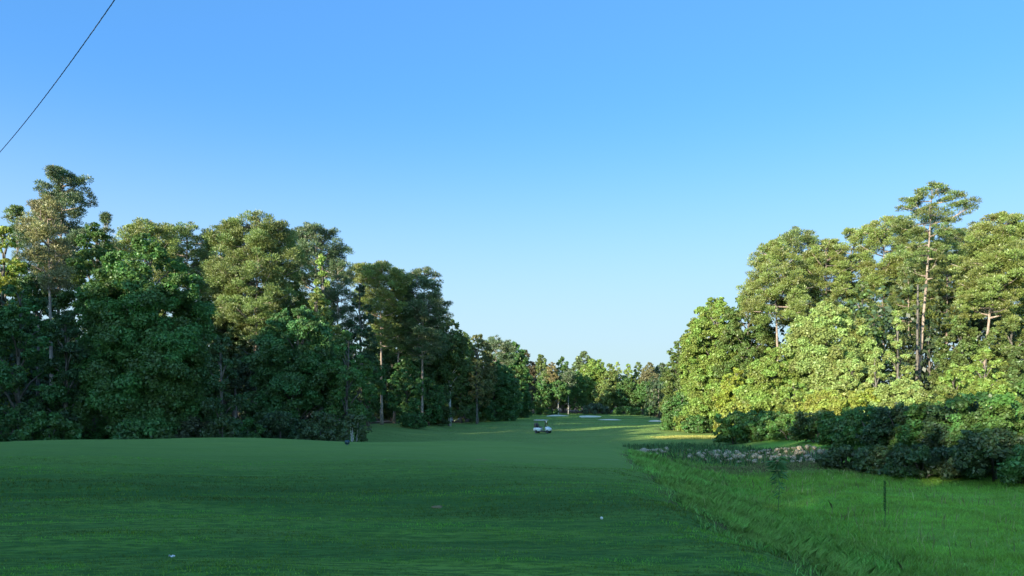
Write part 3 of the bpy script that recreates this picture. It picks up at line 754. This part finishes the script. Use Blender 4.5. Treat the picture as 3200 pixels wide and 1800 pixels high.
# short mown blades near the viewer
n = 210000
y = 5.2 + (rg.uniform(0, 1, n) ** 1.35) * 15; x = rg.uniform(-.76, .76, n) * y
k = x < edge_x(y) + .1; x, y = x[k], y[k]
tn = vn(x, y, 1.6, 5.0, 3) * .45 + vn(x + .4 * y, y, .22, 1.2, 4) * .55
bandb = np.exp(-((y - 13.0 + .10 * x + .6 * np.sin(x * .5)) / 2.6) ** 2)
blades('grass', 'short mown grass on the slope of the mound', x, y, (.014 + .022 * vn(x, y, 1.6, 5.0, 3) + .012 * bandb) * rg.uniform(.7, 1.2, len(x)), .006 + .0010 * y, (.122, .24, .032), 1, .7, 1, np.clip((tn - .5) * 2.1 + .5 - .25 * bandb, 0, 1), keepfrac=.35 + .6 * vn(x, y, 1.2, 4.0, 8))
# long grass in the hollow
n = 420000
y = 5.5 + (rg.uniform(0, 1, n) ** 1.25) * 42; x = edge_x(y) + .14 + rg.uniform(0, 1, n) * np.maximum(.72 * y + 1.5 - edge_x(y), .5)
xr = np.interp(y, [0, 25, 30, 37, 46, 60], [40, 21, 17.5, 17, 16, 16]); k = (x < xr) & (y < 47); x, y = x[k], y[k]
open_ = sm(2.0, 6.0, x - edge_x(y)) * sm(9, 13, y)
hh = (.13 + .16 * sm(.0, 1.1, x - edge_x(y)) - .20 * open_ + .08 * sm(25, 34, y)) * rg.uniform(.5, 1.25, len(x)) * (.6 + .8 * vn(x, y, .9, .9, 9))
hh = np.maximum(hh, .05)
far_band = sm(33, 36, y)
k1 = rg.uniform(0, 1, len(x)) < open_ * (1 - far_band)
drop = k1 & (rg.uniform(0, 1, len(x)) < .45); k1 &= ~drop; x = np.where(drop, 900, x)
kb = (~k1) & (rg.uniform(0, 1, len(x)) < far_band * .75)
thin = (y > 40) & (rg.uniform(0, 1, len(x)) < .7); kb &= ~thin; x = np.where(thin, 900, x)
ke = ~(k1 | kb | drop | thin)
wd = .006 + .0007 * y
blades('grass', 'bright green low grass lit by open sky in the hollow', x[k1], y[k1], hh[k1], wd[k1] * 1.15, (.225, .39, .054), 2, 1.0, 1, np.clip(.12 + .38 * vn(x[k1], y[k1], .45, .5, 11) + .45 * vn(x[k1], y[k1], 2.5, 2.5, 15), 0, 1))
blades('grass', 'tall unmown grass along the edge of the mound', x[ke], y[ke], hh[ke], wd[ke], (.215, .385, .080), 3, .5, 2, np.clip(.05 + .45 * vn(x[ke], y[ke], .5, .5, 12) + .5 * vn(x[ke], y[ke], 3.0, 3.0, 16), 0, 1))
blades('grass', 'brownish seeding grass before the boulder bank', x[kb], y[kb], hh[kb] * .9 * (.55 + .45 * sm(8, 13, x[kb])) * (1 + .4 * vnoise(x[kb], y[kb], 1.1, 5)), wd[kb], (.24, .21, .10), 4, .45, 2)
n = 15000
y = rg.uniform(40, 66, n); x = 4 + rg.uniform(0, 1, n) * (.36 * y); k = (x < 18) & (x > edge_x(np.minimum(y, 45)) - 1.5 + .05 * y); x, y = x[k], y[k]
blades('grass', 'thin weedy grass among and behind the boulders', x, y, rg.uniform(.15, .5, len(x)), .05 + 0 * x, (.085, .165, .06), 5, .4, 2)

n = 16000
x = rg.uniform(15.5, 27, n); y = rg.uniform(84, 93, n); k = (x > 16.5 + 4 * np.abs(np.sin(y * 1.1)) * rg.uniform(0, 1, n)); x, y = x[k], y[k]
blades('grass', 'sunlit straw-yellow grass strip before the hedge nose', x, y, rg.uniform(.06, .30, len(x)) * sm(15, 22, x), .05 + 0 * x, (.42, .40, .11), 6, .4, 1)
n = 70000
y = 72 + 170 * rg.uniform(0, 1, n) ** .8; ll_ = np.interp(y, [60, 95, 110, 130, 150, 200, 240], [-18, -22, -19, -13, -8, -1, 2]); rr2 = np.interp(y, [50, 70, 85, 95, 112, 130, 160, 220, 246], [12, 17, 24, 26, 21, 26, 32, 38, 38])
x = ll_ + (rr2 - ll_) * rg.uniform(0, 1, n)
blades('grass', 'short fairway grass catching streaks of low sun', x, y, rg.uniform(.03, .07, n), .02 + .0006 * y, (.20, .33, .075), 7, .5, 1, np.clip(.5 + .5 * vnoise(x * .15, y * .6, 1.0, 13), 0, 1))

n = 5200
y = 5.6 + 27 * rg.uniform(0, 1, n) ** 1.4; c_ = vn(y * 0, y, 1, 1.1, 31); k = rg.uniform(0, 1, n) < sm(.35, .7, c_); y = y[k]
x = edge_x(y) + rg.normal(size=len(y)) * .2 + .14
blades('grass', 'ragged weed tufts along the cut edge of the mound', x, y, rg.uniform(.05, .17, len(x)), .005 + .0006 * y, (.17, .32, .075), 8, .6, 2)
n = 2600
y = 8 + 26 * rg.uniform(0, 1, n); x = edge_x(y) + .6 + rg.uniform(0, 1, n) * 13; k = (x < np.interp(y, [0, 25, 34], [20, 19, 16])) & (rg.uniform(0, 1, n) < vn(x, y, .3, .3, 41)); x, y = x[k], y[k]
blades('grass', 'dry straw stems standing in the unmown grass', x, y, rg.uniform(.15, .42, len(x)), .006 + .0006 * y, (.30, .29, .12), 9, .35, 2)

# ------------------------------------------------------------------ boulders of the drainage bank
rr_ = np.random.default_rng(9)
M_ROCK = bark_mat('rock', (.20, .150, .085), (.46, .365, .235))
protos = []
for s in range(9):
    k1, k2 = 7, 10; V = []
    seeds = rr_.normal(size=(9, 3)); seeds = unit(seeds); cut = rr_.uniform(.62, .95, 9)
    for i in range(k1 + 1):
        th = math.pi * i / k1
        for j in range(k2):
            ph = 2 * math.pi * (j + .5 * (i % 2)) / k2
            v = np.array([math.sin(th) * math.cos(ph), math.sin(th) * math.sin(ph), math.cos(th)])
            r = 1.0
            for q in range(9):
                dd = v @ seeds[q]
                if dd > .05: r = min(r, cut[q] / dd)
            V.append(v * r * np.array([1, .8, .66]) * .5)
    Fs = [(i * k2 + j, (i + 1) * k2 + j, (i + 1) * k2 + (j + 1) % k2, i * k2 + (j + 1) % k2) for i in range(k1) for j in range(k2)]
    protos.append(MB().add(np.array(V), Fs).mesh('boulder', M_ROCK))
made = 0; tries = 0
while made < 298 and tries < 6000:
    tries += 1
    d = 36 + 19 * rr_.uniform() ** 1.1; px = rr_.uniform(1950, 2575)
    x = wx(px, d)
    # the bank: a strip that runs from the mound's foot to the hedge, thin near the mound
    dmin = np.interp(px, [1950, 2150, 2300, 2560], [43, 42, 40.5, 39.5]); dmax = np.interp(px, [1950, 2080, 2300, 2560], [46.5, 47.5, 48.5, 46])
    if not dmin < d < dmax: continue
    if 2085 < px < 2150 and rr_.uniform() < .75: continue
    s = .14 + .34 * rr_.uniform() ** 1.6
    o = link('boulder', protos[made % 9], None, (x, d, hz(x, d) + s * .14 + .10), (rr_.uniform(-.4, .4), rr_.uniform(-.4, .4), rr_.uniform(0, 6.28)))
    o.scale = (s * rr_.uniform(.9, 1.4), s * rr_.uniform(.8, 1.1), s * rr_.uniform(.8, 1.25))
    tag(o, 'pale grey broken boulder in the bank of loose rocks beyond the long grass', 'rock', 'boulders of the rocky bank')
    made += 1

# ------------------------------------------------------------------ tall weeds
M_STEM = simple_mat('weed_stem', (.08, .16, .045), .8, 0, .3, 20)
M_SEED = simple_mat('seed_head', (.035, .06, .02), .9, 0, .4, 40)
d = 18.6; x = wx(2765, d); g = hz(x, d)
t = thing('weed_stalk', 'thin dark upright weed stalk rising alone from the bright grass', 'weed', (x, d, g))
MB().tube([[0, 0, -.05], [.01, 0, .5], [.0, 0, 1.15]], [.010, .008, .005], 6).build('stem', M_STEM, t)
rs_ = np.random.default_rng(3); q = 420; zz = rs_.uniform(.42, 1.18, q); an = rs_.uniform(0, 6.28, q); dr = np.column_stack([np.cos(an), np.sin(an), .9 + 0 * an])
P_ = np.column_stack([np.cos(an) * .012, np.sin(an) * .012, zz]) + unit(dr) * .011
V = leaf_quads(P_, unit(np.cross(dr, rs_.normal(size=(q, 3)))), np.full(q, .024), np.full(q, .009), rs_, axis=dr)
link('seed_head', quads_mesh('seed_head', V, [M_LEAF], rs_.uniform(0, 1, q), rs_.uniform(0, 1, q)), t, color=(.075, .165, .04))
d = 20.5; x = wx(2430, d); g = hz(x, d)
t = thing('tall_weed', 'tall dark leafy weed with drooping leaves beside the brown grass', 'weed', (x, d, g))
MB().tube([[0, 0, -.05], [.05, 0, .8], [-.02, 0, 1.55]], [.012, .010, .005], 6).build('stem', M_STEM, t)
q = 150; zz = .35 + 1.25 * rs_.uniform(0, 1, q) ** .55; an = rs_.uniform(0, 6.28, q); dr = np.column_stack([np.cos(an), np.sin(an), rs_.uniform(-.3, .8, q)])
ln = .07 + .13 * np.clip(zz - .5, 0, 1)
P_ = np.column_stack([.03 * np.sin(zz * 2), 0 * zz, zz]) + unit(dr) * (ln * 1.1)[:, None]
V = leaf_quads(P_, unit(np.array([0, 0, 1]) + rs_.normal(size=(q, 3)) * .5), ln, ln * .2, rs_, axis=dr, droop=.45)
link('foliage', quads_mesh('foliage', V, [M_LEAF], rs_.uniform(0, 1, q), rs_.uniform(0, 1, q)), t, color=(.085, .19, .058))

# ------------------------------------------------------------------ small things on the turf
M_WHITE = simple_mat('white_paint', (.80, .80, .78), .35)
M_BALL = simple_mat('golf_ball_white', (.62, .62, .58), .4)
def ball(px, py, d, label):
    x = wx(px, d); g = hz(x, d); k1, k2 = 10, 14; V = []; r = .0214
    for i in range(k1 + 1):
        for j in range(k2):
            th = math.pi * i / k1; ph = 2 * math.pi * j / k2; rr0 = r * (1 - .02 * ((i * 3 + j * 5) % 3 == 0))
            V.append([rr0 * math.sin(th) * math.cos(ph), rr0 * math.sin(th) * math.sin(ph), rr0 * math.cos(th)])
    Fs = [(i * k2 + j, (i + 1) * k2 + j, (i + 1) * k2 + (j + 1) % k2, i * k2 + (j + 1) % k2) for i in range(k1) for j in range(k2)]
    o = MB().add(V, Fs).build('golf_ball', M_BALL, smooth=True, loc=(x, d, g + r + .008)); return tag(o, label, 'golf ball')
ball(1880, 1643, 10.4, 'small white ball sitting in the mown slope near the long grass')
d = 7.3; x = wx(527, d); g = hz(x, d)
mb = MB(); r0 = np.random.default_rng(8)
gp = np.array([[i, j, 0] for i in range(6) for j in range(4)], float) * np.array([.010, .010, 0]); gp[:, 2] = r0.uniform(0, .025, 24); gp[:, :2] += r0.normal(size=(24, 2)) * .003
Fs = [(i * 4 + j, (i + 1) * 4 + j, (i + 1) * 4 + j + 1, i * 4 + j + 1) for i in range(5) for j in range(3)]
th = gp + np.array([0, 0, .004])
mb.add(gp, [f[::-1] for f in Fs]); mb.add(th, Fs)
o = mb.build('paper_scrap', M_WHITE, loc=(x, d, g + .03)); tag(o, 'small crumpled white scrap in the mown grass near the viewer', 'scrap')
# tee marker on the crest
M_MARK = simple_mat('marker_dark', (.012, .04, .05), .4); M_MARKB = simple_mat('marker_base', (.10, .20, .20), .6)
d = 27.3; x = wx(1085, d); g = hz(x, d)
t = thing('tee_marker', 'small dark rounded tee marker on the pale crest of the mound', 'marker', (x, d, g))
rings = []
for rr0, z in ((.055, .03), (.085, .05), (.10, .10), (.085, .155), (.045, .18)):
    an = np.arange(12) * math.pi / 6; rings.append(np.column_stack([rr0 * np.cos(an), rr0 * np.sin(an), np.full(12, z)]))
MB().loft(rings).build('head', M_MARK, t, smooth=True)
MB().tube([[0, 0, -.1], [0, 0, .035]], [.02, .03], 8).build('spike', M_MARKB, t)
# white post and dark marker beside the path
d = 150; x = wx(1363, d); g = hz(x, d)
t = thing('marker_post', 'short weathered white post under the trees by the cart path', 'post', (x, d, g))
MB().box((0, 0, .9), (.34, .34, 2.1), bev=.03).build('post', simple_mat('weathered_wood', (.34, .37, .38), .8, 0, .25, 4), t)
MB().box((0, 0, 2.2), (.50, .50, .5), bev=.05).build('cap', M_WHITE, t)
d = 146; x = wx(1400, d); g = hz(x, d)
t = thing('bollard', 'small dark bollard with white foot where fairway meets cart path', 'bollard', (x, d, g))
MB().tube([[0, 0, -.1], [0, 0, .62], [0, 0, .70]], [.17, .17, .08], 10).build('post', simple_mat('dark_paint', (.015, .02, .018), .5), t)
MB().box((-.2, 0, .10), (.5, .3, .22), bev=.03).build('foot', M_WHITE, t)

# ------------------------------------------------------------------ golf cart
d = 104.0; x = wx(1696, d); g = hz(x, d)
cart = thing('golf_cart', 'white golf cart with pale roof parked out on the fairway', 'golf cart', (x, d, g), math.radians(-22))
M_BODY = simple_mat('cart_body', (.80, .81, .80), .3); M_SEAT = simple_mat('cart_seat', (.035, .035, .035), .6)
M_DARK = simple_mat('cart_underside', (.02, .02, .02), .6); M_POST = simple_mat('cart_post', (.16, .12, .10), .4, .3)
M_ROOF = simple_mat('cart_roof', (.50, .49, .44), .45); M_TYRE = simple_mat('tyre', (.015, .015, .015), .85); M_RIM = simple_mat('rim', (.65, .65, .66), .35, .6)
mb = MB()
mb.prism([(-1.18, .42), (-1.2, .62), (-1.1, .78), (-.30, .80), (-.22, .72), (-.22, .34), (-.62, .30), (-1.05, .36)], -.58, .58)      # rear body
mb.prism([(.55, .34), (.52, .80), (.60, .92), (.78, .90), (1.10, .70), (1.20, .52), (1.18, .36), (.95, .42), (.72, .42)], -.56, .56)  # nose cowl
body = mb.build('body', M_BODY, cart)
for s in (-1, 1):
    hl = MB().box((1.13, s * .36, .60), (.10, .2, .09), bev=.02).build('headlight', simple_mat('lamp_glass', (.7, .72, .72), .15), body)
MB().box((.15, 0, .31), (.82, 1.12, .07)).build('floor', M_DARK, cart)
MB().box((0, 0, .26), (1.9, .5, .12)).build('chassis', M_DARK, cart)
MB().box((-.48, 0, .86), (.52, 1.02, .14), bev=.03).build('seat', M_SEAT, cart)
MB().prism([(-.80, .92), (-.70, .92), (-.80, 1.30), (-.90, 1.30)], -.51, .51).build('backrest', M_SEAT, cart)
MB().loft([np.array([[-1.12, -.6, 1.80], [.62, -.58, 1.80], [.62, .58, 1.80], [-1.12, .6, 1.80]]), np.array([[-1.18, -.64, 1.83], [.68, -.62, 1.83], [.68, .62, 1.83], [-1.18, .64, 1.83]]),
           np.array([[-1.1, -.56, 1.90], [.6, -.54, 1.89], [.6, .54, 1.89], [-1.1, .56, 1.90]])]).build('roof', M_ROOF, cart)
for s in (-1, 1):
    MB().tube([[.62, s * .52, .86], [.44, s * .52, 1.81]], .022, 6).build('roof_post', M_POST, cart)
    MB().tube([[-.98, s * .52, .78], [-1.02, s * .52, 1.81]], .035, 6).build('roof_post', M_POST, cart)
    MB().box((-1.0, s * .3, 1.12), (.26, .30, .62), bev=.06).build('bag_holder', M_POST, cart)
mg, ntg, outg = new_mat('windshield_glass')
gl = N(ntg, 'ShaderNodeBsdfGlass'); gl.inputs['Roughness'].default_value = .02; gl.inputs['IOR'].default_value = 1.05; gl.inputs['Color'].default_value = (.75, .8, .8, 1)
ntg.links.new(gl.outputs[0], outg.inputs[0])
MB().prism([(.62, .92), (.64, .92), (.47, 1.77), (.45, 1.77)], -.49, .49).build('windshield', mg, cart)
an = np.arange(17) * 2 * math.pi / 16; ring = np.column_stack([.36 - .07 * np.sin(an), -.26 + .17 * np.cos(an), 1.06 + .15 * np.sin(an)])
MB().tube(ring, .016, 6).tube([[.36, -.26, 1.06], [.56, -.26, .84]], .02, 6).build('steering_wheel', M_DARK, cart)
for sx in (-.80, .86):
    for s in (-1, 1):
        an = np.arange(18) * 2 * math.pi / 18
        def disc(r, yy): return np.column_stack([r * np.cos(an), np.full(18, yy), r * np.sin(an)])
        w = MB().loft([disc(.15, -.09), disc(.215, -.09), disc(.235, -.05), disc(.235, .05), disc(.215, .09), disc(.15, .09)]).build('wheel', M_TYRE, cart, loc=(sx, s * .50, .235))
        MB().loft([disc(.16, -.075), disc(.13, -.095 if s < 0 else -.06), disc(.13, .095 if s > 0 else .06), disc(.16, .075)][::1]).build('rim', M_RIM, w)

# ------------------------------------------------------------------ overhead cable
def cab(t_):   # a level utility cable crossing overhead towards the woods, sagging a little
    d0 = 13.0; dd = 13.0 + (21.0 - 13.0) * t_
    p0 = np.array([wx(358, 13.0), 13.0, wz(0, 13.0)]); p1 = np.array([wx(0, 21.0), 21.0, wz(475, 21.0)])
    p = p0 + (p1 - p0) * t_; p[2] -= .10 * 4 * t_ * (1 - t_); return p
ts = np.linspace(-2.6, 3.2, 70)
pts = np.array([cab(v) for v in ts])
mb = MB().tube(pts, .0085, 7)
# twisted insulated conductor: a second, thinner strand winds round the first
tw = np.linspace(-1.2, 2.2, 700); pw = np.array([cab(v) for v in tw]); ph = np.arange(700) * .9
pw = pw + .008 * np.column_stack([np.cos(ph) * .7, np.cos(ph) * .7, np.sin(ph)])
mb.tube(pw, .004, 4)
o = mb.build('cable', simple_mat('cable_black', (.07, .07, .08), .5)); tag(o, 'thin dark overhead cable slanting across the open blue sky', 'cable')

# ------------------------------------------------------------------ sky, sun, camera
EL = math.radians(12.0); SX, SY = -.62, -.785
az = math.atan2(SX, SY)
w = bpy.data.worlds.new('World'); S.world = w; w.use_nodes = True
nt = w.node_tree; bg = nt.nodes['Background']
sky = nt.nodes.new('ShaderNodeTexSky'); sky.sky_type = 'NISHITA'; sky.sun_disc = False
sky.sun_elevation = EL; sky.sun_rotation = az % (2 * math.pi); sky.air_density = .7; sky.dust_density = .2; sky.ozone_density = 3.0; sky.altitude = 0
gm = nt.nodes.new('ShaderNodeGamma'); gm.inputs[1].default_value = .55
ml = nt.nodes.new('ShaderNodeMix'); ml.data_type = 'RGBA'; ml.blend_type = 'MULTIPLY'; ml.inputs[0].default_value = 1.0; ml.clamp_result = False
ml.inputs[7].default_value = (.63, 1.35, 2.1, 1)
nt.links.new(sky.outputs[0], gm.inputs[0]); nt.links.new(gm.outputs[0], ml.inputs[6]); 
tc = nt.nodes.new('ShaderNodeTexCoord'); sp = nt.nodes.new('ShaderNodeSeparateXYZ'); pw_ = nt.nodes.new('ShaderNodeMapRange'); hm = nt.nodes.new('ShaderNodeMix')
pw_.interpolation_type = 'SMOOTHERSTEP'; pw_.inputs[1].default_value = -.03; pw_.inputs[2].default_value = .42; pw_.inputs[3].default_value = 1.0; pw_.inputs[4].default_value = 0
hm.data_type = 'RGBA'; hm.inputs[7].default_value = (2.12, 2.85, 3.05, 1)      # pale air near the horizon
nt.links.new(tc.outputs['Generated'], sp.inputs[0]); nt.links.new(sp.outputs[2], pw_.inputs[0]); nt.links.new(pw_.outputs[0], hm.inputs[0])
nt.links.new(ml.outputs[2], hm.inputs[6])
# unseen warm sky round the sun, brightened past the sky model to fill shade
dt = nt.nodes.new('ShaderNodeVectorMath'); dt.operation = 'DOT_PRODUCT'; dt.inputs[1].default_value = (SX, SY, .0)
sr = nt.nodes.new('ShaderNodeMapRange'); sr.interpolation_type = 'SMOOTHSTEP'; sr.inputs[1].default_value = -.25; sr.inputs[2].default_value = .6
sx_ = nt.nodes.new('ShaderNodeMix'); sx_.data_type = 'RGBA'; wm = nt.nodes.new('ShaderNodeMix'); wm.data_type = 'RGBA'; wm.blend_type = 'MULTIPLY'; wm.inputs[0].default_value = 1; wm.inputs[7].default_value = (2.3, 2.5, 2.2, 1)
nt.links.new(tc.outputs['Generated'], dt.inputs[0]); nt.links.new(dt.outputs['Value'], sr.inputs[0]); nt.links.new(sr.outputs[0], sx_.inputs[0])
nt.links.new(sky.outputs[0], wm.inputs[6]); nt.links.new(hm.outputs[2], sx_.inputs[6]); nt.links.new(wm.outputs[2], sx_.inputs[7]); nt.links.new(sx_.outputs[2], bg.inputs[0])
bg.inputs[1].default_value = .12
sun = bpy.data.lights.new('sun', 'SUN'); sun.energy = 5.0; sun.angle = math.radians(.53); sun.color = (1.0, .90, .68)
so = bpy.data.objects.new('sun', sun); COL.objects.link(so)
dv = Vector((-SX * math.cos(EL), -SY * math.cos(EL), -math.sin(EL)))
so.rotation_euler = dv.to_track_quat('-Z', 'Y').to_euler(); so.location = (-60, -50, 60)

cam = bpy.data.cameras.new('camera'); co = bpy.data.objects.new('camera', cam); COL.objects.link(co)
co.location = (0, 0, EYE); co.rotation_euler = (math.pi / 2, 0, 0)
cam.sensor_width = 36.0; cam.lens = 36.0 * F / 3200; cam.shift_y = (HZ - 900) / 3200.0
cam.clip_start = .1; cam.clip_end = 6000
S.camera = co
S.view_settings.view_transform = 'Standard'; S.view_settings.look = 'None'; S.view_settings.exposure = 1.3; S.view_settings.gamma = 1
S.render.engine = 'CYCLES'
S.cycles.max_bounces = 6; S.cycles.diffuse_bounces = 4; S.cycles.transmission_bounces = 4; S.cycles.transparent_max_bounces = 4
S.cycles.use_denoising = True
